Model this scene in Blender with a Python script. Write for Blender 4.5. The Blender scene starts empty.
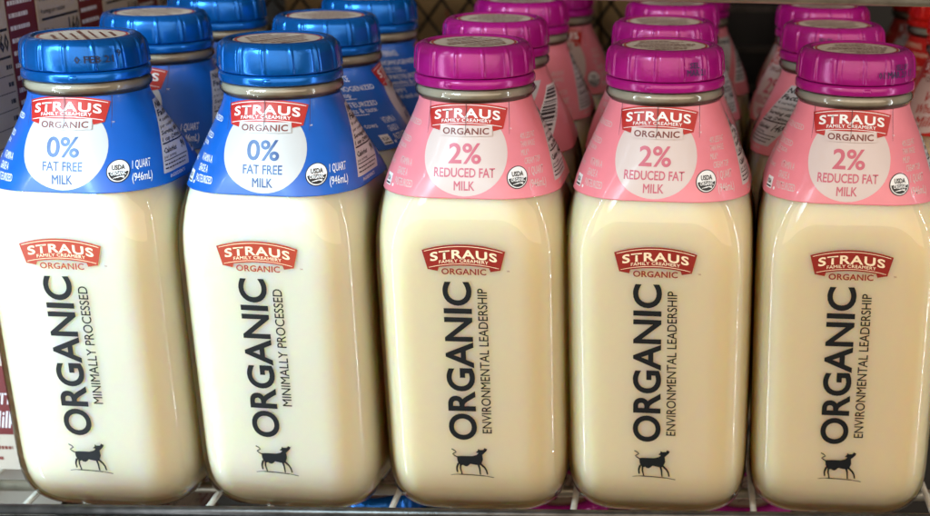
import bpy, bmesh, math, random
import numpy as np
from mathutils import Vector, Matrix
from mathutils.geometry import tessellate_polygon

random.seed(7)
sc = bpy.context.scene
C = sc.collection
R = math.radians

# ------------------------------------------------------------------ camera
FPX, CX, CY, PITCH, CAMZ, CAMY, ROLL = 1350.0, 705.83, 314.9, 0.3358, 0.3087, -0.6366, 0.0207
cam = bpy.data.cameras.new('camera')
cam.sensor_fit = 'HORIZONTAL'; cam.sensor_width = 36.0
cam.lens = FPX / 930.0 * 36.0
cam.shift_x = (465.0 - CX) / 930.0
cam.shift_y = (CY - 258.0) / 930.0
cam.clip_start = 0.01; cam.clip_end = 50
camo = bpy.data.objects.new('camera', cam); C.objects.link(camo)
_r = Vector((1, 0, 0)); _f = Vector((0, math.cos(PITCH), -math.sin(PITCH))); _u = Vector((0, math.sin(PITCH), math.cos(PITCH)))
_r2 = _r * math.cos(ROLL) + _u * math.sin(ROLL); _u2 = _u * math.cos(ROLL) - _r * math.sin(ROLL)
camo.matrix_world = Matrix(((_r2.x, _u2.x, -_f.x, 0.0), (_r2.y, _u2.y, -_f.y, CAMY), (_r2.z, _u2.z, -_f.z, CAMZ), (0, 0, 0, 1)))
cam.dof.use_dof = True; cam.dof.focus_distance = 0.61; cam.dof.aperture_fstop = 9.0
sc.camera = camo

# ------------------------------------------------------------------ light (inside a shop cooler: no sky, no sun)
w = bpy.data.worlds.new('World'); sc.world = w; w.use_nodes = True
w.node_tree.nodes['Background'].inputs[0].default_value = (1.0, 0.82, 0.62, 1)
w.node_tree.nodes['Background'].inputs[1].default_value = 0.13
def area(name, loc, target, sx, sy, power, color):
    l = bpy.data.lights.new(name, 'AREA'); l.shape = 'RECTANGLE'; l.size = sx; l.size_y = sy; l.energy = power; l.color = color
    o = bpy.data.objects.new(name, l); C.objects.link(o); o.location = loc
    d = (Vector(target) - Vector(loc)); d.normalize()
    z = -d; x = Vector((0, 0, 1)).cross(z); x.normalize(); y = z.cross(x)
    o.rotation_euler = Matrix((x, y, z)).transposed().to_euler()
    return o
area('led_strip_light', (-0.545, -0.31, 0.16), (-0.12, 0.0, 0.16), 0.0035, 1.1, 1.8, (0.76, 0.88, 1.0))
area('led_strip_light', (0.72, -0.22, 0.16), (0.0, 0.0, 0.16), 0.004, 1.1, 2.0, (0.82, 0.92, 1.0))
area('left_key_light', (-0.66, -0.78, 0.60), (-0.36, 0.0, 0.06), 0.40, 0.45, 1.4, (0.49, 0.81, 1.0)).data.spread = R(40)  # cool key lamp added, narrowed onto the leftmost bottles to whiten their fronts
area('ceiling_light', (0.15, -1.9, 0.95), (-0.05, 0.0, 0.1), 5.0, 1.7, 68.0, (1.0, 0.83, 0.66))
sc.view_settings.view_transform = 'Standard'; sc.view_settings.look = 'None'
sc.view_settings.exposure = 0.0; sc.view_settings.gamma = 1.0
sc.cycles.use_denoising = True
sc.cycles.max_bounces = 18; sc.cycles.transparent_max_bounces = 64; sc.cycles.diffuse_bounces = 15; sc.cycles.glossy_bounces = 6
sc.cycles.sample_clamp_indirect = 6.0; sc.cycles.caustics_reflective = True; sc.cycles.blur_glossy = 1.5; sc.cycles.use_adaptive_sampling = True; sc.cycles.adaptive_threshold = 0.04

# ------------------------------------------------------------------ materials
def srgb(r, g, b):
    f = lambda c: (c / 255 / 12.92) if c / 255 <= 0.04045 else ((c / 255 + 0.055) / 1.055) ** 2.4
    return (f(r), f(g), f(b), 1)
MATS = {}
def pmat(name, col, rough=0.5, metal=0.0, noise=None, bump=None, spec=0.5, coat=0.0, sss=0.0):
    m = bpy.data.materials.new(name); m.use_nodes = True; MATS[name] = m
    nt = m.node_tree; b = nt.nodes['Principled BSDF']
    b.inputs['Base Color'].default_value = col; b.inputs['Roughness'].default_value = rough
    b.inputs['Metallic'].default_value = metal; b.inputs['Specular IOR Level'].default_value = spec
    b.inputs['Coat Weight'].default_value = coat; b.inputs['Coat Roughness'].default_value = 0.08
    if sss:
        b.inputs['Subsurface Weight'].default_value = sss; b.inputs['Subsurface Radius'].default_value = (1, .68, .34); b.inputs['Subsurface Scale'].default_value = .016
    if noise or bump:
        tc = nt.nodes.new('ShaderNodeTexCoord')
    if noise:
        sc_, amt = noise
        n = nt.nodes.new('ShaderNodeTexNoise'); n.inputs['Scale'].default_value = sc_; n.inputs['Detail'].default_value = 5
        nt.links.new(tc.outputs['Object'], n.inputs['Vector'])
        mr = nt.nodes.new('ShaderNodeMapRange'); mr.inputs['From Min'].default_value = .3; mr.inputs['From Max'].default_value = .7
        mr.inputs['To Min'].default_value = 1 - amt; mr.inputs['To Max'].default_value = 1 + amt * .4
        nt.links.new(n.outputs['Fac'], mr.inputs['Value'])
        mx = nt.nodes.new('ShaderNodeMix'); mx.data_type = 'RGBA'; mx.blend_type = 'MULTIPLY'; mx.inputs['Factor'].default_value = 1
        mx.inputs['A'].default_value = col
        nt.links.new(mr.outputs['Result'], mx.inputs['B']); nt.links.new(mx.outputs['Result'], b.inputs['Base Color'])
        r2 = nt.nodes.new('ShaderNodeMapRange'); r2.inputs['To Min'].default_value = rough * .8; r2.inputs['To Max'].default_value = min(1, rough * 1.25)
        nt.links.new(n.outputs['Fac'], r2.inputs['Value']); nt.links.new(r2.outputs['Result'], b.inputs['Roughness'])
    if bump:
        bs, bd = bump
        n2 = nt.nodes.new('ShaderNodeTexNoise'); n2.inputs['Scale'].default_value = bs; n2.inputs['Detail'].default_value = 4
        nt.links.new(tc.outputs['Object'], n2.inputs['Vector'])
        bp = nt.nodes.new('ShaderNodeBump'); bp.inputs['Strength'].default_value = 1.0; bp.inputs['Distance'].default_value = bd
        nt.links.new(n2.outputs['Fac'], bp.inputs['Height']); nt.links.new(bp.outputs['Normal'], b.inputs['Normal'])
        if coat: nt.links.new(bp.outputs['Normal'], b.inputs['Coat Normal'])
    return m
def glassmat(name, tint, rough=0.02):
    """thin clear glass wall: light passes straight through, Fresnel gloss on top"""
    m = bpy.data.materials.new(name); m.use_nodes = True; MATS[name] = m
    nt = m.node_tree; nt.nodes.remove(nt.nodes['Principled BSDF']); out = nt.nodes['Material Output']
    tc = nt.nodes.new('ShaderNodeTexCoord')
    n = nt.nodes.new('ShaderNodeTexNoise'); n.inputs['Scale'].default_value = 22; n.inputs['Detail'].default_value = 1.5
    bp = nt.nodes.new('ShaderNodeBump'); bp.inputs['Distance'].default_value = 0.0005; bp.inputs['Strength'].default_value = .5
    nt.links.new(tc.outputs['Object'], n.inputs['Vector']); nt.links.new(n.outputs['Fac'], bp.inputs['Height'])
    t = nt.nodes.new('ShaderNodeBsdfTransparent'); t.inputs[0].default_value = tint
    g = nt.nodes.new('ShaderNodeBsdfGlossy'); g.inputs['Roughness'].default_value = rough
    fr = nt.nodes.new('ShaderNodeFresnel'); fr.inputs['IOR'].default_value = 1.52
    nt.links.new(bp.outputs['Normal'], g.inputs['Normal']); nt.links.new(bp.outputs['Normal'], fr.inputs['Normal'])
    mx = nt.nodes.new('ShaderNodeMixShader')
    nt.links.new(fr.outputs[0], mx.inputs[0]); nt.links.new(t.outputs[0], mx.inputs[1]); nt.links.new(g.outputs[0], mx.inputs[2])
    nt.links.new(mx.outputs[0], out.inputs['Surface'])
    va = nt.nodes.new('ShaderNodeVolumeAbsorption'); va.inputs['Color'].default_value = (.91, .64, 0.0, 1); va.inputs['Density'].default_value = 38
    nt.links.new(va.outputs[0], out.inputs['Volume'])
    return m
glassmat('glass', (0.965, 0.968, 0.955, 1), 0.03)
pmat('milk', (0.93, 0.845, 0.685, 1), 0.55, spec=0.1, sss=1.0)
pmat('milk_skim', (0.91, 0.885, 0.795, 1), 0.55, spec=0.1, sss=1.0)
pmat('cap_blue', srgb(8, 96, 178), 0.19, 0.55, noise=(160, .12), bump=(900, .00004))
pmat('cap_magenta', srgb(160, 20, 118), 0.19, 0.12, noise=(160, .12), bump=(900, .00004))
pmat('cap_red', srgb(206, 30, 22), 0.26, 0.1, noise=(160, .12), bump=(900, .00004))
pmat('label_blue', srgb(8, 88, 178), 0.36, noise=(90, .07), bump=(75, .00028), coat=.25)
pmat('label_pink', srgb(226, 130, 142), 0.36, noise=(90, .06), bump=(75, .00028), coat=.25)
pmat('label_red', srgb(200, 36, 28), 0.36, noise=(90, .07), bump=(75, .00028), coat=.25)
pmat('label_white', (0.52, 0.52, 0.52, 1), 0.4, coat=.15)
pmat('label_blush', srgb(206, 190, 186), 0.4, coat=.15)
pmat('print_white', (0.82, 0.82, 0.82, 1), 0.45)
pmat('print_soft', (0.66, 0.64, 0.66, 1), 0.45)
pmat('print_black', (0.012, 0.012, 0.014, 1), 0.4)
pmat('print_red', srgb(176, 34, 26), 0.4)
pmat('print_brown', srgb(112, 42, 34), 0.4)
pmat('print_blue', srgb(12, 62, 124), 0.4)
pmat('print_pink', srgb(192, 92, 112), 0.4)
pmat('print_cream', srgb(238, 214, 178), 0.5)
pmat('print_ink', srgb(34, 6, 66), 0.6)
pmat('print_blueink', srgb(6, 12, 44), 0.6)
pmat('slit', srgb(70, 40, 46), 0.6)
pmat('sticker', srgb(206, 186, 170), 0.6, noise=(300, .1))
pmat('neck_glass', srgb(172, 164, 150), 0.10, noise=(50, .35), coat=.6)
pmat('wire', srgb(210, 202, 188), 0.35, 0.4, noise=(140, .25))
pmat('rail', srgb(84, 80, 77), 0.30, 0.75, noise=(120, .4), bump=(700, .00008))
pmat('rail_pale', srgb(186, 188, 196), 0.3, 0.2, noise=(90, .15))
pmat('steel', srgb(150, 140, 122), 0.36, 0.7, noise=(160, .25))
pmat('black_plastic', srgb(20, 20, 21), 0.35, noise=(60, .3))
pmat('mesh_wire', srgb(26, 25, 24), 0.45, 0.3, noise=(90, .3))
pmat('carton_white', srgb(178, 164, 150), 0.5, noise=(70, .08))
pmat('carton_maroon', srgb(104, 30, 30), 0.45, noise=(80, .12))
pmat('carton_cream', srgb(176, 148, 104), 0.55, noise=(40, .2))
pmat('wall_dark', srgb(46, 42, 38), 0.7, noise=(20, .3))
M = MATS

# ------------------------------------------------------------------ generic mesh helpers
def mesh(name, verts, faces, mats, midx=None, smooth=True):
    me = bpy.data.meshes.new(name); me.from_pydata([tuple(v) for v in verts], [], faces)
    for m in (mats if isinstance(mats, (list, tuple)) else [mats]): me.materials.append(M[m])
    if midx is not None: me.polygons.foreach_set('material_index', midx)
    if smooth: me.polygons.foreach_set('use_smooth', [True] * len(me.polygons))
    me.update(); return me
def link(name, me, parent=None, loc=None):
    o = bpy.data.objects.new(name, me); C.objects.link(o)
    if parent: o.parent = parent
    if loc: o.location = loc
    return o
def tag(o, label, cat, group=None):
    o['label'] = label; o['category'] = cat
    if group: o['group'] = group
    return o
def empty(name, loc=(0, 0, 0), rz=0.0):
    o = bpy.data.objects.new(name, None); C.objects.link(o); o.location = loc; o.rotation_euler = (0, 0, rz)
    o.empty_display_size = .02
    return o
class MB:
    def __init__(s): s.v = []; s.f = []
    def box(s, x0, x1, y0, y1, z0, z1):
        n = len(s.v); s.v += [(x, y, z) for z in (z0, z1) for y in (y0, y1) for x in (x0, x1)]
        s.f += [tuple(n + i for i in q) for q in ((0, 2, 3, 1), (4, 5, 7, 6), (0, 1, 5, 4), (2, 6, 7, 3), (0, 4, 6, 2), (1, 3, 7, 5))]
    def tube(s, a, b, r, k=10):
        a, b = Vector(a), Vector(b); d = (b - a).normalized()
        x = d.orthogonal().normalized(); y = d.cross(x); n = len(s.v)
        for p in (a, b):
            for i in range(k):
                t = 2 * math.pi * i / k; s.v.append(tuple(p + (x * math.cos(t) + y * math.sin(t)) * r))
        s.f += [(n + i, n + (i + 1) % k, n + k + (i + 1) % k, n + k + i) for i in range(k)]
        s.f += [tuple(n + i for i in reversed(range(k))), tuple(n + k + i for i in range(k))]
    def make(s, name, mat, smooth=False): return mesh(name, s.v, s.f, mat, smooth=smooth)
def autosmooth(me, ang=40):
    bm = bmesh.new(); bm.from_mesh(me)
    for e in bm.edges:
        if len(e.link_faces) == 2 and e.calc_face_angle(0) > R(ang): e.smooth = False
    for f in bm.faces: f.smooth = True
    bm.to_mesh(me); bm.free(); return me

# ------------------------------------------------------------------ bottle surface
PA = np.array([(-.0065, .0325), (-.0056, .0350), (-.0040, .0373), (-.0015, .0394), (.0025, .0415), (.0075, .0430), (.0130, .0438), (.020, .0441), (.05, .0443), (.09, .0445), (.120, .0445),
               (.135, .0441), (.144, .0435), (.1507, .0424), (.160, .0402), (.168, .0374), (.178, .0331), (.187, .0288), (.1915, .0268), (.194, .0260), (.1952, .0260),
               (.1963, .0272), (.1975, .0280), (.1992, .0280), (.2006, .0272), (.2014, .0258), (.206, .0256)])
def smooth01(t): t = np.clip(t, 0, 1); return t * t * (3 - 2 * t)
def a_of(z): return np.interp(z, PA[:, 0], PA[:, 1])
# a smoothed version for the body and shoulder so that no ring shows as a facet
_zf = np.linspace(-.0065, .206, 851); _af = a_of(_zf)
_k = np.hanning(33); _k /= _k.sum(); _as = np.convolve(np.pad(_af, 16, 'edge'), _k, 'valid')
_mix = smooth01((_zf - .002) / .010) * (1 - smooth01((_zf - .186) / .004)); _af = _as * _mix + _af * (1 - _mix)
def a_s(z): return np.interp(z, _zf, _af)
def c_of(z, a):
    sq = smooth01((.190 - z) / .065)            # 0 = round neck, 1 = square body
    return a * (1 - sq) + .0170 * sq
def rho(th, z, off=0.0, thick=0.0):
    a0 = a_s(z); c0 = c_of(z, a0) + thick * (1 - smooth01((z - .14) / .03))
    a = a0 + off; c = np.minimum(c0 + off, a)
    b = a - c
    dx = np.abs(np.sin(th)); dy = np.abs(np.cos(th))
    mx = np.maximum(dx, dy); mn = np.minimum(dx, dy)
    t = a / mx; flat = t * mn <= b
    s = b * (dx + dy); disc = np.maximum(s * s - (2 * b * b - c * c), 0)
    tc = s + np.sqrt(disc)
    return np.where(flat, t, tc) + .0005 * (1 - c / a) * np.cos(2 * th) ** 2
_Z = np.linspace(-.006, .206, 213); _TH = np.linspace(0, math.pi, 361)
_S = np.zeros((len(_Z), len(_TH)))
for i, z in enumerate(_Z):
    r = rho(_TH, z); x = r * np.sin(_TH); y = -r * np.cos(_TH)
    _S[i, 1:] = np.cumsum(np.hypot(np.diff(x), np.diff(y)))
def surf(u, z, off):
    """arc length u round the bottle from its front, height z -> point"""
    i = min(max((z + .006) / .001, 0), len(_Z) - 1.001); k = int(i); f = i - k
    row = _S[k] * (1 - f) + _S[k + 1] * f
    th = math.copysign(np.interp(abs(u), row, _TH), u)
    r = float(rho(th, z, off))
    return (r * math.sin(th), -r * math.cos(th), z)
LZ0, LZ1 = .1545, .1948                      # label collar
_lz = np.linspace(LZ0, LZ1, 400); _la = a_s(_lz)
_lv = np.concatenate([[0], np.cumsum(np.hypot(np.diff(_lz), np.diff(_la)))]); LV = float(_lv[-1])
UREF = None
TURN = 0.0                                   # how far the printed sleeve is turned round the bottle
def label_map(u, v, off):
    z = float(np.interp(v, _lv, _lz)); dz = off * .4
    a = float(a_s(z)); kk = .88 + .12 * a / .036      # mild cone convergence
    half = float(np.interp(z, _Z, _S[:, -1])); uu = u * kk + TURN / math.pi * half
    while uu > half: uu -= 2 * half
    while uu < -half: uu += 2 * half
    p = surf(uu, z, off); return (p[0], p[1], p[2] + dz)
def body_map(u, v, off): return surf(u, v, off)
CAPR = .0277
def cap_map(u, v, off):
    th = u / CAPR; r = CAPR + off - (v - .207) * .06
    return (r * math.sin(th), -r * math.cos(th), v)

def ring_mesh(name, rows, mat, n=128, off=0.0, close_bottom=True, close_top=True, zs=None):
    th = np.linspace(0, 2 * math.pi, n, endpoint=False); V = []; F = []
    for z in rows:
        r = rho(th, z, off)
        V += [(r[i] * math.sin(th[i]), -r[i] * math.cos(th[i]), z) for i in range(n)]
    for j in range(len(rows) - 1):
        for i in range(n): F.append((j * n + i, j * n + (i + 1) % n, (j + 1) * n + (i + 1) % n, (j + 1) * n + i))
    if close_bottom: F.append(tuple(reversed(range(n))))
    if close_top: k = (len(rows) - 1) * n; F.append(tuple(k + i for i in range(n)))
    return V, F

# ------------------------------------------------------------------ print: flat shapes laid onto a surface
_tcache = {}
def embolden(V, F, b):
    """move each outline vertex outwards along its mitre; the fill keeps its triangles"""
    F = [f for f in F]; ed = {}
    for f in F:
        a = sum(V[f[i]][0] * V[f[(i + 1) % len(f)]][1] - V[f[(i + 1) % len(f)]][0] * V[f[i]][1] for i in range(len(f)))
        g = f if a > 0 else f[::-1]
        for i in range(len(g)): ed[(g[i], g[(i + 1) % len(g)])] = 1
    nrm = {}
    for (i, j) in ed:
        if (j, i) in ed: continue
        d = V[j] - V[i]; l = math.hypot(*d)
        if l < 1e-9: continue
        n = np.array([d[1], -d[0]]) / l
        for k in (i, j): nrm.setdefault(k, []).append(n)
    W = V.copy()
    for k, ns in nrm.items():
        m = sum(ns); l2 = float(m @ m)
        if l2 < 1e-6: continue
        mv = m * (len(ns) / l2) if len(ns) == 2 else m / math.sqrt(l2)
        if len(ns) == 2: mv = m * (2 / l2)
        l = math.hypot(*mv)
        if l > 1.8: mv = mv / l * 1.8
        W[k] = V[k] + mv * b
    return W
def text_flat(s, bold=0.0, res=2, space=1.0):
    key = (s, round(bold, 4), res, space)
    if key in _tcache: return _tcache[key]
    c = bpy.data.curves.new('tmp', 'FONT'); c.body = s; c.size = 1; c.resolution_u = res; c.space_character = space
    o = bpy.data.objects.new('tmp', c); C.objects.link(o)
    dg = bpy.context.evaluated_depsgraph_get(); dg.update()
    me = bpy.data.meshes.new_from_object(o.evaluated_get(dg))
    V = np.array([v.co[:2] for v in me.vertices]).reshape(-1, 2); F = [tuple(p.vertices) for p in me.polygons]
    bpy.data.meshes.remove(me); bpy.data.objects.remove(o); bpy.data.curves.remove(c)
    if bold and len(V): V = embolden(V, F, bold)
    _tcache[key] = (V, F); return V, F
_H = text_flat('H')[0]; CAPH = float(_H[:, 1].max() - _H[:, 1].min())
class Print:
    def __init__(s, lift=0.0): s.v = []; s.f = []; s.m = []; s.lay = []; s.mats = []; s.lift = lift
    def mi(s, m):
        if m not in s.mats: s.mats.append(m)
        return s.mats.index(m)
    def add(s, V, F, mat, lay):
        n = len(s.v); s.v += [tuple(p) for p in V]; s.lay += [lay] * len(V)
        s.f += [tuple(n + i for i in f) for f in F]; s.m += [s.mi(mat)] * len(F)
    def grid(s, fn, nu, nv, mat, lay):
        V = [fn(i / nu, j / nv) for j in range(nv + 1) for i in range(nu + 1)]
        F = [(j * (nu + 1) + i, j * (nu + 1) + i + 1, (j + 1) * (nu + 1) + i + 1, (j + 1) * (nu + 1) + i) for j in range(nv) for i in range(nu)]
        s.add(V, F, mat, lay)
    def rect(s, x0, x1, y0, y1, mat, lay, step=.003):
        s.grid(lambda a, b: (x0 + (x1 - x0) * a, y0 + (y1 - y0) * b), max(1, int(abs(x1 - x0) / step)), max(1, int(abs(y1 - y0) / step)), mat, lay)
    def disc(s, x, y, r, mat, lay, r0=0.0, a0=0.0, a1=2 * math.pi, n=48):
        k = max(1, int((r - r0) / .003))
        if r0 == 0:
            rr = r / (k + 1); V = [(x, y)] + [(x + rr * math.cos(a0 + (a1 - a0) * i / n), y + rr * math.sin(a0 + (a1 - a0) * i / n)) for i in range(n + 1)]
            s.add(V, [(0, i, i + 1) for i in range(1, n + 1)], mat, lay); r0 = rr
        s.grid(lambda a, b: (x + (r0 + (r - r0) * b) * math.cos(a0 + (a1 - a0) * a), y + (r0 + (r - r0) * b) * math.sin(a0 + (a1 - a0) * a)), n, k, mat, lay)
    def poly(s, pts, mat, lay):
        t = tessellate_polygon([[Vector((p[0], p[1], 0)) for p in pts]]); s.add(pts, [tuple(q) for q in t], mat, lay)
    def stroke(s, pts, w0, w1, mat, lay):
        n = len(pts); V = []
        for i, p in enumerate(pts):
            a = pts[max(0, i - 1)]; b = pts[min(n - 1, i + 1)]; dx, dy = b[0] - a[0], b[1] - a[1]; l = math.hypot(dx, dy) or 1
            ww = (w0 + (w1 - w0) * i / (n - 1)) / 2
            V += [(p[0] - dy / l * ww, p[1] + dx / l * ww), (p[0] + dy / l * ww, p[1] - dx / l * ww)]
        s.add(V, [(2 * i, 2 * i + 1, 2 * i + 3, 2 * i + 2) for i in range(n - 1)], mat, lay)
    def text(s, t, x, y, cap, mat, lay, width=None, bold=.01, rot=0.0, align='C', res=2, warp=None, shear=0.0, space=1.0):
        V, F = text_flat(t, bold, res, space)
        if not len(V): return
        V = V.copy(); x0, x1 = V[:, 0].min(), V[:, 0].max()
        k = cap / CAPH; kx = (width / (x1 - x0)) if width else k
        ax = {'C': (x0 + x1) / 2, 'L': x0, 'R': x1}[align]
        V[:, 0] = (V[:, 0] - ax) * kx; V[:, 1] = V[:, 1] * k - cap / 2
        if shear: V[:, 0] += V[:, 1] * shear
        if warp is not None: V[:, 1] += warp(V[:, 0])
        c, sn = math.cos(rot), math.sin(rot)
        P = np.stack([x + V[:, 0] * c - V[:, 1] * sn, y + V[:, 0] * sn + V[:, 1] * c], 1)
        s.add(P, F, mat, lay)
    def build(s, name, mp, maxedge=.0016):
        bm = bmesh.new(); lay = bm.verts.layers.float.new('lay')
        for p, l in zip(s.v, s.lay):
            vv = bm.verts.new((p[0], p[1], 0)); vv[lay] = l
        bm.verts.ensure_lookup_table()
        for f, m in zip(s.f, s.m):
            try: ff = bm.faces.new([bm.verts[i] for i in f]); ff.material_index = m
            except ValueError: pass
        for _ in range(3):
            bmesh.ops.triangulate(bm, faces=[f for f in bm.faces if len(f.verts) > 3])
            es = [e for e in bm.edges if e.calc_length() > maxedge]
            if not es: break
            bmesh.ops.subdivide_edges(bm, edges=es, cuts=1)
        bmesh.ops.triangulate(bm, faces=[f for f in bm.faces if len(f.verts) > 4])
        for vv in bm.verts: vv.co = mp(vv.co.x, vv.co.y, s.lift + vv[lay] * .00013)
        me = bpy.data.meshes.new(name); bm.to_mesh(me); bm.free()
        for m in s.mats: me.materials.append(M[m])
        for p in me.polygons: p.use_smooth = True
        return me

def emblem(P, W, ox, oy, red, pale, word, tab=None, lay=1):
    """arched banner with folded ends, two words on it and one on a tab below; oy = top of the arch"""
    sag = .080
    def bx(a, t):      # a 0..1 across, t 0 top .. 1 bottom
        x = (a - .5); xx = x * (1 - .125 * t)
        y = -sag * (2 * x) ** 2 * (1 - .28 * t) - t * .262
        return (ox + xx * W, oy + y * W)
    P.grid(lambda a, b: bx(a, b), 24, 6, red, lay)
    for t0, t1, i0 in ((.080, .108, .025), (.905, .930, .025)):
        P.grid(lambda a, b: bx(i0 + (1 - 2 * i0) * a, t0 + (t1 - t0) * b), 24, 1, pale, lay + 1)
    wf = lambda k: (lambda x: -sag * k * (2 * x / W) ** 2 * W)
    P.text('STRAUS', ox, oy - .120 * W, .100 * W, pale, lay + 1, width=.80 * W, bold=.026, warp=wf(.9), space=1.13, res=4)
    P.text('FAMILY CREAMERY', ox, oy - .203 * W, .038 * W, pale, lay + 1, width=.59 * W, bold=.012, warp=wf(.8), space=1.08)
    for sx in (-1, 1):  # folded ends
        P.poly([(ox + sx * W * .437, oy - W * .316), (ox + sx * W * .30, oy - W * .282), (ox + sx * W * .318, oy - W * .338)][::sx], red, lay)
    if tab: P.rect(ox - .305 * W, ox + .305 * W, oy - .395 * W, oy - .268 * W, tab, lay + 2)
    P.text('ORGANIC', ox, oy - .337 * W, .072 * W, word, lay + 3, width=.535 * W, bold=.022, space=1.05, res=3)
    P.text('TM', ox + .53 * W, oy - .325 * W, .018 * W, word if not tab else pale, lay, bold=.01, res=1)

def seal(P, x, y, r):
    P.disc(x, y, r, 'print_black', 1); P.disc(x, y, r * .92, 'print_white', 2)
    P.disc(x, y, r * .84, 'print_black', 3, a0=math.pi * 1.03, a1=math.pi * 1.97, n=24)
    P.text('USDA', x, y + r * .30, r * .40, 'print_black', 3, width=r * 1.10, bold=.03)
    P.text('ORGANIC', x, y - r * .22, r * .30, 'print_white', 5, width=r * 1.30, bold=.028)
    for k in range(3):
        P.stroke([(x - r * .45 + r * .18 * k, y - r * (.62 - .02 * k)), (x + r * .0 + r * .1 * k, y - r * .50), (x + r * .5, y - r * (.47 + .08 * k))], r * .05, r * .05, 'print_white', 4)

def rules(P, x0, x1, y, n, dy, mat, lay, h=.0006, seed=0):
    """lines of print too small to read: broken dashes"""
    rnd = random.Random(seed)
    for k in range(n):
        x = x0; yy = y - k * dy
        end = x1 - rnd.random() * (x1 - x0) * .25
        while x < end:
            l = .0008 + rnd.random() * .0022; P.rect(x, min(x + l, end), yy - h / 2, yy + h / 2, mat, lay, step=.002); x += l + .0005

def nutrition(P, x, y0, y1, wd, cal, lay=1):
    """side panel: heading, serving lines, calories"""
    x0, x1 = x - wd / 2, x + wd / 2; h = y1 - y0
    P.rect(x0, x1, y0, y1, 'label_white', lay)
    k = 'print_black'; L = lay + 1
    P.text('Nutrition', x0 + wd * .05, y1 - h * .085, h * .082, k, L, width=wd * .86, bold=.03, align='L', res=1)
    P.text('Facts', x0 + wd * .05, y1 - h * .200, h * .082, k, L, width=wd * .52, bold=.03, align='L', res=1)
    P.text('4 servings', x0 + wd * .05, y1 - h * .300, h * .048, k, L, width=wd * .62, bold=.005, align='L', res=1)
    P.text('per container', x0 + wd * .05, y1 - h * .385, h * .048, k, L, width=wd * .74, bold=.005, align='L', res=1)
    P.text('Serving size', x0 + wd * .05, y1 - h * .475, h * .055, k, L, width=wd * .80, bold=.025, align='L', res=1)
    P.text('1 cup (240mL)', x0 + wd * .05, y1 - h * .565, h * .055, k, L, width=wd * .86, bold=.02, align='L', res=1)
    P.rect(x0 + wd * .04, x1 - wd * .04, y1 - h * .632, y1 - h * .612, k, L)
    P.text('Calories', x0 + wd * .05, y1 - h * .715, h * .070, k, L, width=wd * .50, bold=.025, align='L', res=1)
    P.text(cal, x1 - wd * .06, y1 - h * .710, h * .105, k, L, bold=.03, align='R', res=1)
    P.text('per serving', x0 + wd * .05, y1 - h * .795, h * .040, k, L, width=wd * .46, bold=.005, align='L', res=1)
    P.rect(x0 + wd * .04, x1 - wd * .04, y1 - h * .850, y1 - h * .838, k, L)
    rules(P, x0 + wd * .05, x1 - wd * .05, y1 - h * .895, 2, h * .05, k, L, h=h * .018, seed=3)

# ------------------------------------------------------------------ label collars
def collar_mesh(mat):
    n = 160; th = np.linspace(0, 2 * math.pi, n, endpoint=False); V = []; F = []
    rows = [(LZ0, -.0001), (LZ0, .00035)] + [(z, .00035) for z in np.linspace(LZ0 + .0005, LZ1 - .0005, 26)] + [(LZ1, .00035), (LZ1 + .0002, -.0001)]
    for z, off in rows:
        r = rho(th, z, off); V += [(r[i] * math.sin(th[i]), -r[i] * math.cos(th[i]), z + max(off, 0) * .4) for i in range(n)]
    for j in range(len(rows) - 1):
        for i in range(n): F.append((j * n + i, j * n + (i + 1) % n, (j + 1) * n + (i + 1) % n, (j + 1) * n + i))
    return mesh('label_collar', V, F, mat)
KIND = {
    'blue': dict(label='label_blue', cap='cap_blue', circle='label_white', word='print_blue', side='print_white', big='0%', l1='FAT FREE', l2='MILK', cal='90', ink='print_blueink', bodyline='MINIMALLY PROCESSED', bl=(.0530, .1115)),
    'pink': dict(label='label_pink', cap='cap_magenta', circle='label_blush', word='print_pink', side='label_blush', big='2%', l1='REDUCED FAT', l2='MILK', cal='140', ink='print_ink', bodyline='ENVIRONMENTAL LEADERSHIP', bl=(.0400, .1130)),
    'red': dict(label='label_red', cap='cap_red', circle='label_blush', word='print_red', side='print_cream', big=None, l1='Whole', l2='Milk', cal='160', ink='print_ink', bodyline='ENVIRONMENTAL LEADERSHIP', bl=(.0400, .1130)),
}
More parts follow.
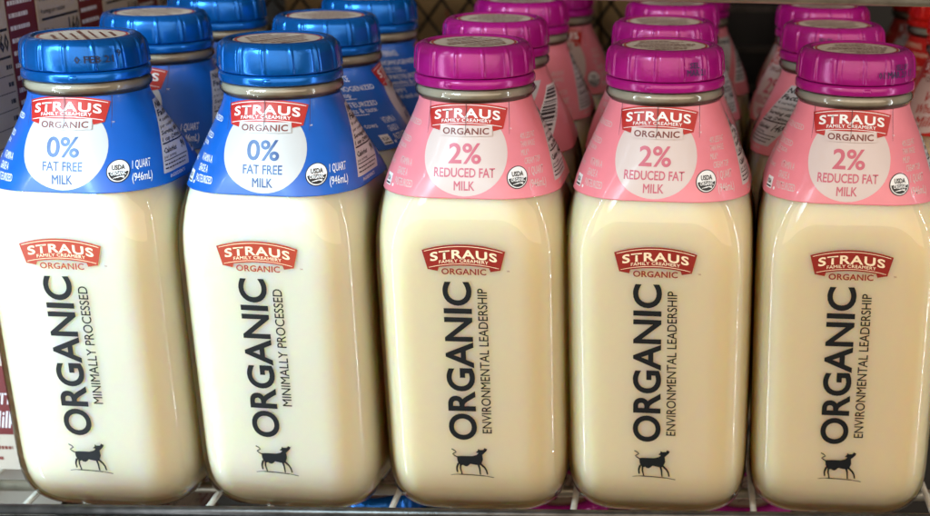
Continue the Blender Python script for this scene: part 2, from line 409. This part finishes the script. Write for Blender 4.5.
def label_parts(kind):
    k = KIND[kind]; L0 = .00042; out = []
    P = Print(L0)                                   # front: circle, emblem, product name
    P.disc(0, .0204, .0193, k['circle'], 0)
    emblem(P, .0392, 0, .0438, 'print_red', 'print_white', 'print_brown', tab=k['circle'], lay=2)
    if k['big']:
        P.text(k['big'], 0, .0205, .0088, k['word'], 1, width=.0146, bold=.020, res=4)
        P.text(k['l1'], 0, .01175, .0040, k['word'], 1, width=.0178 if kind == 'blue' else .0272, bold=.020, res=3)
        P.text(k['l2'], 0, .0058, .0040, k['word'], 1, width=.0092, bold=.018, res=3)
    else:
        P.text('V', -.004, .021, .0055, k['word'], 1, bold=.01, shear=.3)
        P.text(k['l1'], -.001, .0145, .0052, k['word'], 1, width=.017, bold=.01, shear=.3, rot=.15)
        P.text(k['l2'], .001, .0075, .0056, k['word'], 1, width=.014, bold=.01, shear=.3, rot=.15)
    out.append(('emblem', P.build('emblem', label_map)))
    P = Print(L0); seal(P, .0238, .0092, .0050); out.append(('seal', P.build('seal', label_map)))
    s = k['side']; P = Print(L0)                    # small white lettering to both sides
    P.text('1 QUART', .0298, .0112, .0034, s, 0, width=.0088, bold=.006, align='L')
    P.text('(946mL)', .0298, .0058, .0034, s, 0, width=.0095, bold=.006, align='L')
    out.append(('volume_lettering', P.build('volume_lettering', label_map))); P = Print(L0)
    if kind != 'blue':
        for i, t in enumerate(('40% LESS FAT', 'THAN WHOLE', 'MILK*')): P.text(t, .0262, .0270 - i * .0037, .0026, s, 0, bold=.004, align='L', width=(.0095, .0088, .0045)[i])
        P.text('CREAM TOP', .0278, .0158, .0027, s, 0, bold=.004, align='L', width=.0095)
    if P.v: out.append(('claim_lettering', P.build('claim_lettering', label_map)))
    P = Print(L0)
    for i, t in enumerate(('VITAMIN A', 'GRADE A', 'PASTEURIZED')): P.text(t, -.0358, .0144 - i * .0045, .0031, s, 0, bold=.006, align='L', width=(.0096, .0078, .0118)[i])
    out.append(('grade_lettering', P.build('grade_lettering', label_map)))
    P = Print(L0)                                   # story panel on the left side
    P.text('THE STRAUS DIFFERENCE', -.050, .0380, .0030, s, 0, width=.027, bold=.006)
    for i, t in enumerate(('NON HOMOGENIZED', 'VAT PASTEURIZED')):
        y = .0325 - i * .0085
        P.text(t, -.061, y, .0025, s, 0, bold=.003, align='L'); P.text(('cream on top', 'for benefits & taste')[i], -.061, y - .0032, .0024, s, 0, bold=.002, align='L')
        P.rect(-.061, -.040, y - .0056, y - .0053, s, 0)
    P.text('HAPPY', -.061, .0160, .0025, s, 0, bold=.003, align='L'); P.text('land and cows', -.061, .0128, .0024, s, 0, bold=.002, align='L')
    out.append(('story_lettering', P.build('story_lettering', label_map)))
    P = Print(L0)                                   # little boxed mark
    P.rect(-.0450, -.0392, .0025, .0075, 'print_white', 0); P.text('KSA', -.0421, .0054, .0018, 'print_black', 1, width=.004, bold=.02); P.rect(-.0445, -.0397, .0030, .0037, 'print_black', 1)
    P.disc(-.0370, .0032, .0007, 'print_white', 0, n=12)
    out.append(('boxed_mark', P.build('boxed_mark', label_map)))
    P = Print(L0); nutrition(P, .0585, .0045, .0375, .0245, k['cal'], 0)
    P.text('INGREDIENTS', .0585, .0027, .0014, s, 0, width=.015, bold=.004)
    out.append(('nutrition_panel', P.build('nutrition_panel', label_map)))
    P = Print(L0)                                   # barcode on the back right
    P.rect(.0775, .0925, .008, .034, 'print_white', 0); y = .0092; rnd = random.Random(5)
    while y < .0325:
        h = .0004 + rnd.random() * .0011; P.rect(.0785, .0900, y, y + h, 'print_black', 1, step=.004); y += h + .0004 + rnd.random() * .0007
    P.text('7 84830 10117', .0912, .021, .0012, 'print_black', 1, rot=math.pi / 2, res=1)
    out.append(('barcode', P.build('barcode', label_map)))
    for u in (-.0185, .0, .0200):                   # tear slits cut into the top of the collar
        P = Print(L0); P.stroke([(u, .0448), (u + .0001, .034), (u, .0285)], .00035, .00012, 'slit', 6)
        out.append(('tear_slit', P.build('tear_slit', label_map)))
    return out

# ------------------------------------------------------------------ print on the glass
COW = [(385, 160), (440, 155), (560, 155), (615, 140), (640, 115), (608, 105), (632, 85), (640, 58), (656, 72), (698, 70), (714, 46), (744, 62), (735, 85), (704, 118), (685, 135), (691, 200), (672, 250), (650, 272), (600, 268), (540, 256), (522, 276), (500, 291), (470, 286), (455, 272), (430, 282), (400, 255), (388, 215)]
def body_prints(kind):
    k = KIND[kind]; L0 = .00018; out = []
    P = Print(L0); emblem(P, .0380, 0, .1339, 'print_rust' if kind == 'blue' else 'print_glassred', 'print_cream', 'print_rust' if kind == 'blue' else 'print_glassred', lay=1); out.append(('printed_emblem', P.build('printed_emblem', body_map)))
    P = Print(L0); ink = 'print_glassink'
    P.text('ORGANIC', -.0036, (.0363 + .1161) / 2, .0122, ink, 1, width=.0798, bold=.024, rot=math.pi / 2, res=6)
    z0, z1 = k['bl']
    P.text(k['bodyline'], .0079, (z0 + z1) / 2, .0043, ink, 1, width=z1 - z0, bold=.007, rot=math.pi / 2, res=4)
    out.append(('printed_slogan', P.build('printed_slogan', body_map)))
    P = Print(L0); s = .0204 / 500; tr = lambda p: ((p[0] - 560) * s, .0180 - (p[1] - 395) * s); q = lambda pts: [tr(p) for p in pts]
    P.poly(q(COW), ink, 1)
    P.stroke(q([(400, 250), (384, 295), (380, 320), (386, 368)]), 26 * s, 18 * s, ink, 2); P.stroke(q([(426, 262), (424, 315), (440, 390)]), 24 * s, 15 * s, ink, 3)
    P.stroke(q([(634, 255), (648, 310), (655, 395)]), 26 * s, 16 * s, ink, 2); P.stroke(q([(662, 250), (708, 298), (728, 335), (738, 388)]), 26 * s, 17 * s, ink, 3)
    P.stroke(q([(392, 166), (360, 145), (342, 128), (362, 114), (382, 102), (366, 82), (330, 62)]), 15 * s, 13 * s, ink, 4)
    P.stroke(q([(310, 402), (360, 393), (440, 388), (560, 393), (690, 402), (812, 424)]), 7 * s, 9 * s, ink, 5); P.stroke(q([(400, 392), (560, 396), (700, 406)]), 6 * s, 6 * s, ink, 6)
    out.append(('printed_cow', P.build('printed_cow', body_map)))
    return out
pmat('print_glassred', srgb(138, 30, 20), 0.35)
pmat('print_rust', srgb(166, 58, 36), 0.35)
pmat('print_glassink', srgb(17, 19, 21), 0.45, spec=.3)

# ------------------------------------------------------------------ caps
NR = 14
def cap_meshes(mat):
    per = 20; n = NR * per; phi = np.arange(n) / n * 2 * math.pi
    fr = (np.arange(n) % per) / per                     # 0..1 inside one panel
    d = np.minimum(fr, 1 - fr)
    rib = np.exp(-(d / .045) ** 2); groove = np.exp(-((d - .10) / .035) ** 2)
    facet = np.cos(math.pi / NR) / np.cos((fr - .5) * 2 * math.pi / NR)
    prof = [(.0262, .2060, 0), (.0271, .2062, 0), (.0274, .2066, .3), (.02765, .2072, 1), (.0276, .2090, 1), (.0274, .2120, 1), (.0271, .2150, 1), (.0267, .2168, .9), (.0260, .2183, .6), (.0250, .2193, .3), (.0238, .2199, .1), (.0226, .2201, 0),
            (.0218, .2200, 0), (.0213, .2196, 0), (.0211, .2190, 0)]
    V = []; F = []
    for r, z, k in prof:
        rr = r * (1 + (facet - 1) * .30 * k) + (rib * .00065 - groove * .00038) * k
        V += [(rr[i] * math.sin(phi[i]), -rr[i] * math.cos(phi[i]), z) for i in range(n)]
    for j in range(len(prof) - 1):
        for i in range(n): F.append((j * n + i, j * n + (i + 1) % n, (j + 1) * n + (i + 1) % n, (j + 1) * n + i))
    k = (len(prof) - 1) * n; F.append(tuple(k + i for i in range(n)))
    cap = mesh('cap', V, F, mat)
    prof = [(.0262, .2014), (.0276, .2014), (.0280, .2018), (.02815, .2024), (.0281, .2044), (.0278, .2052), (.0272, .2057), (.0262, .2058)]
    n = 96; V = []; F = []
    for r, z in prof: V += [(r * math.sin(2 * math.pi * i / n), -r * math.cos(2 * math.pi * i / n), z) for i in range(n)]
    for j in range(len(prof) - 1):
        for i in range(n): F.append((j * n + i, j * n + (i + 1) % n, (j + 1) * n + (i + 1) % n, (j + 1) * n + i))
    band = mesh('tamper_band', V, F, mat)
    # small oval pull tab standing proud of the band
    V = []; F = []; nu, nv = 10, 6
    for j in range(nv + 1):
        for i in range(nu + 1):
            a, b = i / nu * 2 - 1, j / nv * 2 - 1; h = max(0, 1 - a * a - b * b) ** .5
            u = a * .0022 / .0281; r = .0280 + .0007 * h
            V.append((r * math.sin(u), -r * math.cos(u), .2035 + b * .0013))
    F = [(j * (nu + 1) + i, j * (nu + 1) + i + 1, (j + 1) * (nu + 1) + i + 1, (j + 1) * (nu + 1) + i) for j in range(nv) for i in range(nu)]
    tab = mesh('pull_tab', V, F, mat)
    return cap, band, tab
def sticker_mesh():
    flat = lambda u, v, off: (u, v, .2191 + off)
    P = Print(.0); P.disc(0, 0, .0203, 'sticker', 0)
    P.disc(0, 0, .0196, 'print_red', 2, r0=.0188, n=60)
    rnd = random.Random(2)
    for k in range(7): rules(P, -.0155 + abs(k - 3) * .0022, .0165 - abs(k - 3) * .0022, .0125 - k * .0042, 1, .003, 'print_brown', 2, h=.0011 if k % 3 else .0016, seed=k)
    return P.build('top_sticker', flat, maxedge=.01)
STICK = sticker_mesh()

# ------------------------------------------------------------------ the bottle, one set of meshes per kind
gz = [-.0065, -.0059, -.0053, -.0045, -.0035, -.002, -.0005, .0015, .0035, .007, .012, .017] + list(np.linspace(.022, .120, 22)) + list(np.linspace(.124, .194, 36)) + [.1947, .1952, .1957, .1962, .1967, .1975, .1980, .1986, .1992, .1998, .2002, .2006, .2010, .2014, .2040]
V, F = ring_mesh('glass', gz, 'glass', 144); GLASS = mesh('glass', V, F, 'glass')
# milk: rounded at its foot where the thick glass base begins
mz = np.concatenate([np.linspace(-.0030, .006, 8), np.linspace(.010, .120, 16), np.linspace(.124, .1935, 26)])
th = np.linspace(0, 2 * math.pi, 128, endpoint=False); V = []; F = []
foot = [(-.0037, .0065), (-.0035, .0040)]
def milk_rows():
    for z, ins in foot: yield z, -ins
    for z in mz: yield float(z), -(.0006 + .0026 * math.exp(-((z + .0030) / .0022)) + .0022 * min(1, max(0, (z - .187) / .008)))
rows = list(milk_rows())
for z, off in rows:
    r = rho(th, max(z, -.0035), off, .005); V += [(r[i] * math.sin(th[i]), -r[i] * math.cos(th[i]), z) for i in range(128)]
for j in range(len(rows) - 1):
    for i in range(128): F.append((j * 128 + i, j * 128 + (i + 1) % 128, (j + 1) * 128 + (i + 1) % 128, (j + 1) * 128 + i))
F.append(tuple(reversed(range(128)))); k0 = (len(rows) - 1) * 128; F.append(tuple(k0 + i for i in range(128)))
MILK = mesh('milk', V, F, 'milk')
MILK.polygons[-1].use_smooth = False; MILK.polygons[-2].use_smooth = False
V, F = ring_mesh('neck', [.1938, .1945, .1952, .1957, .1962, .1967, .1975, .1980, .1986, .1992, .1998, .2002, .2006, .2010, .2013], 'neck_glass', 96, off=-.0007); NECK = mesh('neck', V, F, 'neck_glass')
MILK_SKIM = MILK.copy(); MILK_SKIM.materials.clear(); MILK_SKIM.materials.append(M['milk_skim'])
PARTS = {}
for kd in KIND:
    PARTS[kd] = dict(collar=collar_mesh(KIND[kd]['label']), body=body_prints(kd) if kd != 'red' else [], cap=cap_meshes(KIND[kd]['cap']))
def bottle(kind, x, y, z, rot, lrot, crot, label, group, front=False, stamp=None, tilt=0):
    """rot: glass, lrot: label collar, crot: cap, each turned about the axis (degrees)"""
    p = PARTS[kind]; b = empty('milk_bottle', (x, y, z)); tag(b, label, 'milk bottle', group)
    g = link('glass', GLASS, b); g.rotation_euler.z = R(rot)
    link('milk', MILK_SKIM if kind == 'blue' else MILK, b).rotation_euler.z = R(rot)
    link('neck', NECK, b)
    lb = link('label', p['collar'], b); lb.rotation_euler.z = R(rot)
    global TURN
    TURN = R(lrot - rot)
    for nm, me in label_parts(kind): link(nm, me, lb)
    c = link('cap', p['cap'][0], b); c.rotation_euler.z = R(crot)
    link('tamper_band', p['cap'][1], c); t = link('pull_tab', p['cap'][2], c); t.rotation_euler.z = R(random.choice((-35, 12, 140)) if not front else crot)
    s = link('top_sticker', STICK, c); s.rotation_euler.z = R(random.uniform(0, 360))
    if stamp:
        P = Print(.0009)
        for txt, u, v, h, wd in stamp: P.text(txt, u, v, h * 1.15, KIND[kind]['ink'], 0, width=wd * 1.1, bold=.02, res=1)
        link('date_stamp', P.build('date_stamp', cap_map), c)
    if front:
        for nm, me in p['body']: link(nm, me, b).rotation_euler.z = R(rot)
    return b

YAW = .0215
def row_y(x): return .0018 + YAW * x
FR = [(-.2918, 'blue', -3.0, 1.2), (-.2014, 'blue', -5.0, -.2), (-.1108, 'pink', -.8, .2), (-.0214, 'pink', -2.8, -5.0), (.0682, 'pink', -2.0, -7.0)]
FLAB = ['blue capped fat free milk bottle at the left end of the front row',
        'blue capped fat free milk bottle in the front row beside the magenta capped ones',
        'magenta capped reduced fat milk bottle in the front row next to the blue capped one',
        'magenta capped reduced fat milk bottle, fourth from the left in the front row',
        'magenta capped reduced fat milk bottle at the right end of the front row']
STAMP = {0: [('0 FEB 21', .0125, .2118, .0026, .0150), ('9', .0235, .2140, .0026, .002)],
         3: [('SEL', .0180, .2138, .0022, .0045), ('MAR 21', .0188, .2106, .0024, .0085)],
         4: [('SELL BY', .0195, .2142, .0021, .0075), ('01 MAR 20 17', .0165, .2110, .0025, .0185)]}
for i, (x, kd, ro, lr) in enumerate(FR):
    bottle(kd, x, row_y(x), 0, ro, lr, (6, 2, -8, -7, 3)[i], FLAB[i], 'milk bottles in the front row', front=True, stamp=STAMP.get(i))
SP = .0895
BACK = [  # kind, x, row, rotation of glass, label turn, label
    ('blue', -.2935, 1, 4, -12, 'blue capped milk bottle directly behind the leftmost front bottle'),
    ('blue', -.2925, 2, 2, 60, 'blue capped milk bottle third in the leftmost file, at the top edge'),
    ('blue', -.2040, 1, 3, 108, 'blue capped milk bottle directly behind the second front bottle'),
    ('blue', -.2030, 2, 0, 118, 'blue capped milk bottle third in its file, beside the rear magenta caps'),
    ('pink', -.1145, 1, 2, -80, 'magenta capped milk bottle with barcode showing, behind the third front bottle'),
    ('pink', -.1130, 2, 0, -8, 'magenta capped milk bottle third in its file, emblem half hidden by the barcode bottle'),
    ('pink', -.1060, 3, 1, 12, 'rearmost magenta capped milk bottle in the file left of the wire mesh gap'),
    ('pink', -.0250, 1, 2, 32, 'magenta capped milk bottle directly behind the fourth front bottle'),
    ('pink', -.0235, 2, 0, -32, 'magenta capped milk bottle third in the file behind the fourth front bottle'),
    ('pink', -.0165, 3, 0, -60, 'rearmost magenta capped milk bottle in the file behind the fourth front bottle'),
    ('pink', .0645, 1, -2, -143, 'magenta capped milk bottle with nutrition panel showing, behind the rightmost front bottle'),
    ('pink', .0660, 2, 0, -54, 'magenta capped milk bottle third in the rightmost file before the black post'),
    ('pink', .0730, 3, 0, -58, 'rearmost magenta capped milk bottle beside the black post'),
]
BST = {('pink', .0645): [('SELL BY', -.0075, .2142, .0021, .0060), ('01 MAR 20 17', -.0060, .2110, .0025, .0160)]}
for kd, x, row, ro, lr, lab in BACK:
    bottle(kd, x, row_y(x) + SP * row, 0, ro, lr, random.uniform(-12, 12), lab, 'milk bottles in the rows behind', stamp=BST.get((kd, x)))
for (x, y, lr, lab) in ((.1530, .156, -46, 'red capped whole milk bottle nearest the right edge, script name showing'),
                        (.1540, .2460, 25, 'red capped milk bottle with lines of small lettering, second of the red ones'),
                        (.1550, .336, -25, 'rearmost red capped milk bottle at the top right, tucked behind')):
    bottle('red', x, y, 0, 1, lr, random.uniform(-12, 12), lab, 'red capped milk bottles at the right')
# bottles on the shelf below, seen between the wires
for kd, x, y, lab in (('blue', -.190, .074, 'blue capped milk bottle on the lower shelf, below the gap beside the second front bottle'),
                      ('pink', -.082, .070, 'magenta capped milk bottle on the lower shelf, below the gap beside the third front bottle'),
                      ('pink', .024, .072, 'magenta capped milk bottle on the lower shelf, below the gap beside the rightmost front bottle')):
    bottle(kd, x, y, -.266, 0, 10, 0, lab, 'milk bottles on the lower shelf')

# ------------------------------------------------------------------ wire shelves
def wire_shelf(name, z, label, y0=-.0485, y1=.36, x0=-.62, x1=.42):
    o = empty(name, (0, 0, z), YAW); tag(o, label, 'wire shelf')
    mb = MB(); mb.tube((0, y0, -.0017), (0, y1, -.0017), .0016, 8); wme = mb.make('deck_wire', 'wire', True)
    k0 = int(math.floor((x0 - .0255) / .0302)); k1 = int(math.floor((x1 - .0255) / .0302))
    for k in range(k0 + 1, k1 + 1): link('deck_wire', wme, o, (.0255 + .0302 * k, 0, 0))
    mb = MB(); mb.tube((x0, 0, 0), (x1, 0, 0), .0030, 12); cme = mb.make('cross_rod', 'steel', True)
    for yy in (y0 + .05, .10, .22, y1): link('cross_rod', cme, o, (0, yy, -.0064))
    mb = MB(); mb.tube((x0, 0, 0), (x1, 0, 0), .0026, 14); rme = mb.make('front_rod', 'rail', True)
    link('front_rod', rme, o, (0, y0 - .0012, .0068))
    link('front_rod', rme, o, (0, y0 - .0030, .0018))
    return o
sh = wire_shelf('wire_shelf', -.0065, 'wire shelf with dark front rods under the milk bottles')
mb = MB(); mb.box(-.62, .42, -.0570, -.0555, -.014, -.0010)
link('price_rail', mb.make('price_rail', 'rail_pale'), sh)
lo = wire_shelf('wire_shelf', -.2725, 'lower wire shelf seen through the gaps between the bottles')
up = empty('wire_shelf', (0, 0, .2500), YAW * .3); tag(up, 'upper shelf whose grey metal front rod runs along the top edge', 'wire shelf')
mb = MB(); mb.tube((-.62, 0, 0), (.42, 0, 0), .0042, 14); link('front_rod', mb.make('front_rod', 'steel', True), up, (0, -.060, 0))
mb = MB(); mb.box(-.62, .42, .170, .36, .0010, .0030); link('shade_plate', mb.make('shade_plate', 'wall_dark'), up)  # unseen plate added above the rear rows to shade them from the front lamp

# ------------------------------------------------------------------ gable-top cartons at the left
def carton_meshes():
    w, h, hr = .0385, .245, .262
    V = [(-w, -w, 0), (w, -w, 0), (w, w, 0), (-w, w, 0), (-w, -w, h), (w, -w, h), (w, w, h), (-w, w, h), (-w, -.003, hr), (w, -.003, hr), (w, .003, hr), (-w, .003, hr), (-w + .012, 0, hr - .006), (w - .012, 0, hr - .006)]
    F = [(0, 1, 5, 4), (1, 2, 6, 5), (2, 3, 7, 6), (3, 0, 4, 7), (3, 2, 1, 0)]
    body = mesh('body', V, F, 'carton_white', smooth=False)
    V2 = [(-w, -w, h), (w, -w, h), (w, w, h), (-w, w, h), (-w, -.002, hr), (w, -.002, hr), (w, .002, hr), (-w, .002, hr), (w - .014, 0, h + .012), (-w + .014, 0, h + .012)]
    F2 = [(0, 1, 5, 4), (2, 3, 7, 6), (1, 8, 5), (2, 6, 8), (5, 8, 6), (0, 4, 9), (3, 9, 7), (4, 7, 9), (4, 5, 6, 7)]
    roof = mesh('gable', V2, F2, 'carton_white', smooth=False)
    V3 = [(x, y, z) for z in (hr, hr + .016) for x, y in ((-w, -.0016), (w, -.0016), (w, .0016), (-w, .0016))]
    F3 = [(0, 1, 5, 4), (1, 2, 6, 5), (2, 3, 7, 6), (3, 0, 4, 7), (4, 5, 6, 7)]
    ridge = mesh('gable_seal', V3, F3, 'carton_white', smooth=False)
    side = lambda u, v, off: (w + off, u, v)         # right-hand face: u runs front to back
    frontm = lambda u, v, off: (u, -w - off, v)
    P = Print(.0003); P.rect(.0087, w - .0005, .060, h - .001, 'carton_maroon', 0); rules(P, -.030, .030, .016, 2, .006, 'print_brown', 0, h=.0015, seed=77); P.rect(-w + .0005, w - .0005, .024, .058, 'carton_maroon', 0)
    P.text('Vit', -.0345, .047, .010, 'print_soft', 1, bold=.01, shear=.3, align='L'); P.text('Milk', -.0355, .031, .014, 'print_soft', 1, bold=.012, shear=.3, align='L')
    rnd = random.Random(9)
    for k in range(28): rules(P, .0105, w - .002, h - .006 - k * .0062, 1, .003, 'print_soft', 1, h=.0022, seed=20 + k)
    maroon = P.build('maroon_panel', side, maxedge=.02)
    P = Print(.0003); x0, x1 = -w + .002, .0078
    P.rect(x0, x1, .063, h - .002, 'carton_white', 0)
    k = 'print_black'
    y = .2330
    P.text('Nutrition Facts', x0 + .001, y, .0050, k, 1, width=.031, bold=.03, align='L', res=1)
    P.text('4 servings per container', x0 + .001, y - .008, .0026, k, 1, width=.028, align='L', res=1)
    # the calorie block sits at the height the photograph shows it
    P.rect(x0 + .001, x1 - .001, y + .0060, y + .0066, k, 1)
    P.rect(x0 + .001, x1 - .001, y - .0128, y - .0115, k, 1)
    P.text('Calories', x0 + .001, y - .0195, .0052, k, 1, width=.015, bold=.03, align='L', res=1); P.text('160', x1 - .001, y - .0185, .0078, k, 1, width=.0125, bold=.03, align='R', res=1)
    P.rect(x0 + .001, x1 - .001, y - .0262, y - .0250, k, 1)
    for q in range(14):
        yy = y - .0305 - q * .0085; P.rect(x0 + .001, x1 - .001, yy - .0042, yy - .0038, k, 1)
        rules(P, x0 + .001 + .002 * (q % 3), x0 + .020, yy, 1, .003, k, 1, h=.0022, seed=40 + q); rules(P, x1 - .007, x1 - .001, yy, 1, .003, k, 1, h=.0022, seed=60 + q)
    P.rect(x0 + .001, x1 - .001, .0680, .0700, k, 1)
    nut = P.build('nutrition_panel', side, maxedge=.02)
    P = Print(.0003); P.rect(-w + .0005, w - .0005, .020, .058, 'carton_maroon', 0); P.rect(-w + .0005, w - .0005, .090, h - .004, 'carton_maroon', 0)
    P.text('VIT', .0265, .040, .0060, 'print_soft', 1, bold=.012, align='L', shear=.2, width=.0105); P.text('Milk', .0240, .0285, .0090, 'print_soft', 1, bold=.014, align='L', shear=.2, width=.0135)
    P.rect(-w + .0005, w - .0005, .0705, .0715, 'print_brown', 0); rules(P, -.030, w - .003, .079, 2, .005, 'print_brown', 0, h=.0018, seed=78); rules(P, -.030, w - .003, .0125, 2, .006, 'print_brown', 0, h=.0018, seed=79)
    P.disc(.020, .215, .012, 'print_white', 1); P.disc(.020, .215, .009, 'carton_maroon', 2)
    fr = P.build('maroon_panel', frontm, maxedge=.02)
    return body, roof, ridge, maroon, nut, fr
CART = carton_meshes()
def carton(x, y, z, label, group, lower=False):
    o = empty('milk_carton', (x, y, z)); tag(o, label, 'milk carton', group)
    link('body', CART[0], o); g = link('gable', CART[1], o); link('gable_seal', CART[2], g)
    link('maroon_panel', CART[3], o); link('nutrition_panel', CART[4], o); link('maroon_panel', CART[5], o)
    return o
CX0 = -.3910
for i, lab in enumerate(('white and maroon milk carton nearest the left edge, beside the leftmost bottle', 'white and maroon milk carton second in the file at the left',
                         'white and maroon milk carton third in the file, above the rear blue caps', 'white and maroon milk carton fourth in the file, beside the rear blue caps', 'rearmost white and maroon milk carton in the file at the left')):
    carton(CX0, row_y(CX0) + .0446 + .0795 * i, -.0065, lab, 'milk cartons at the left')
for i, lab in enumerate(('gable top milk carton on the lower shelf at the left edge', 'second gable top milk carton on the lower shelf at the left', 'third gable top milk carton on the lower shelf at the left')):
    low = carton(CX0 + .004, row_y(CX0) + .0420 + .0795 * i, -.2725, lab, 'milk cartons on the lower shelf'); low.scale = (1, 1, .92)

# ------------------------------------------------------------------ back of the cooler
mf = empty('wire_mesh_panel', (0, .385, 0)); tag(mf, 'black diamond wire mesh panel behind the rear bottles', 'wire mesh')
mb = MB()
Hm, x0, x1, st = .42, -.50, -.030, .021
for sgn in (1, -1):
    c = -.60
    while c < .60:
        pts = []
        # line x = c + sgn*(z-.0)*.75 clipped to the panel
        za, zb = 0.0, Hm
        xa, xb = c, c + sgn * Hm * .75
        t0, t1 = 0.0, 1.0
        dx = xb - xa
        for lim, s_ in ((x0, 1), (x1, -1)):
            f0 = (xa - lim) * s_; f1 = (xb - lim) * s_
            if f0 < 0 and f1 < 0: t0 = 2
            elif f0 < 0: t0 = max(t0, f0 / (f0 - f1))
            elif f1 < 0: t1 = min(t1, f0 / (f0 - f1))
        if t0 < t1: mb.tube((xa + dx * t0, .0011 * sgn, Hm * t0), (xa + dx * t1, .0011 * sgn, Hm * t1), .0012, 6)
        c += st
o = link('mesh_wire', mb.make('mesh_wire', 'mesh_wire', True), mf); o['kind'] = 'stuff'
mb = MB(); mb.tube((x0, 0, 0), (x0, 0, Hm), .003); mb.tube((x1, 0, 0), (x1, 0, Hm), .003); mb.tube((x0, 0, Hm), (x1, 0, Hm), .003)
link('frame', mb.make('frame', 'mesh_wire', True), mf)
pst = empty('black_post', (.030, .40, -.27)); tag(pst, 'black plastic post behind the rear bottles, left of the rightmost file', 'post')
mb = MB(); mb.box(-.027, .050, 0, .05, 0, .75); link('upright', mb.make('upright', 'black_plastic'), pst)
mb = MB(); mb.box(-.018, .036, -.004, -.0005, 0, .004); clip = mb.make('ledge', 'rail')
for z in (.33, .36, .40, .43, .46): link('ledge', clip, pst, (0, 0, z))
CREAM = ((-.300, .455, 'left of the rearmost blue cap'), (-.215, .465, 'between the rear blue and magenta caps, with red lettering'),
         (-.130, .455, 'hidden mostly by the rear magenta caps'), (-.050, .470, 'in the gap beside the black post'))
for i, (x, y, where) in enumerate(CREAM):
    mb = MB(); mb.box(-.039, .039, 0, .07, 0, .30); bme = mb.make('body', 'carton_cream')
    o = empty('cream_carton', (x, y, -.0065)); tag(o, 'cream carton behind the wire mesh, ' + where, 'carton', 'cream cartons behind the mesh')
    link('body', bme, o)
    P = Print(.0003); P.text('V SKEY', 0, .195 + .006 * (i % 3), .008, 'print_red', 0, width=.04, bold=.01); P.text('L', .004, .182, .007, 'print_red', 0)
    if i == 1: link('lettering', P.build('lettering', lambda u, v, off: (u, -off, v)), o)
bd = MB(); bd.box(-.70, .60, .36, .60, -.0085, -.0066); o = link('back_ledge', bd.make('back_ledge', 'wall_dark')); o['kind'] = 'structure'; o['label'] = 'dark ledge behind the wire mesh'
wl = MB(); wl.box(-.75, .65, .60, .61, -.35, .50); o = link('wall', wl.make('wall', 'wall_dark')); o['kind'] = 'structure'
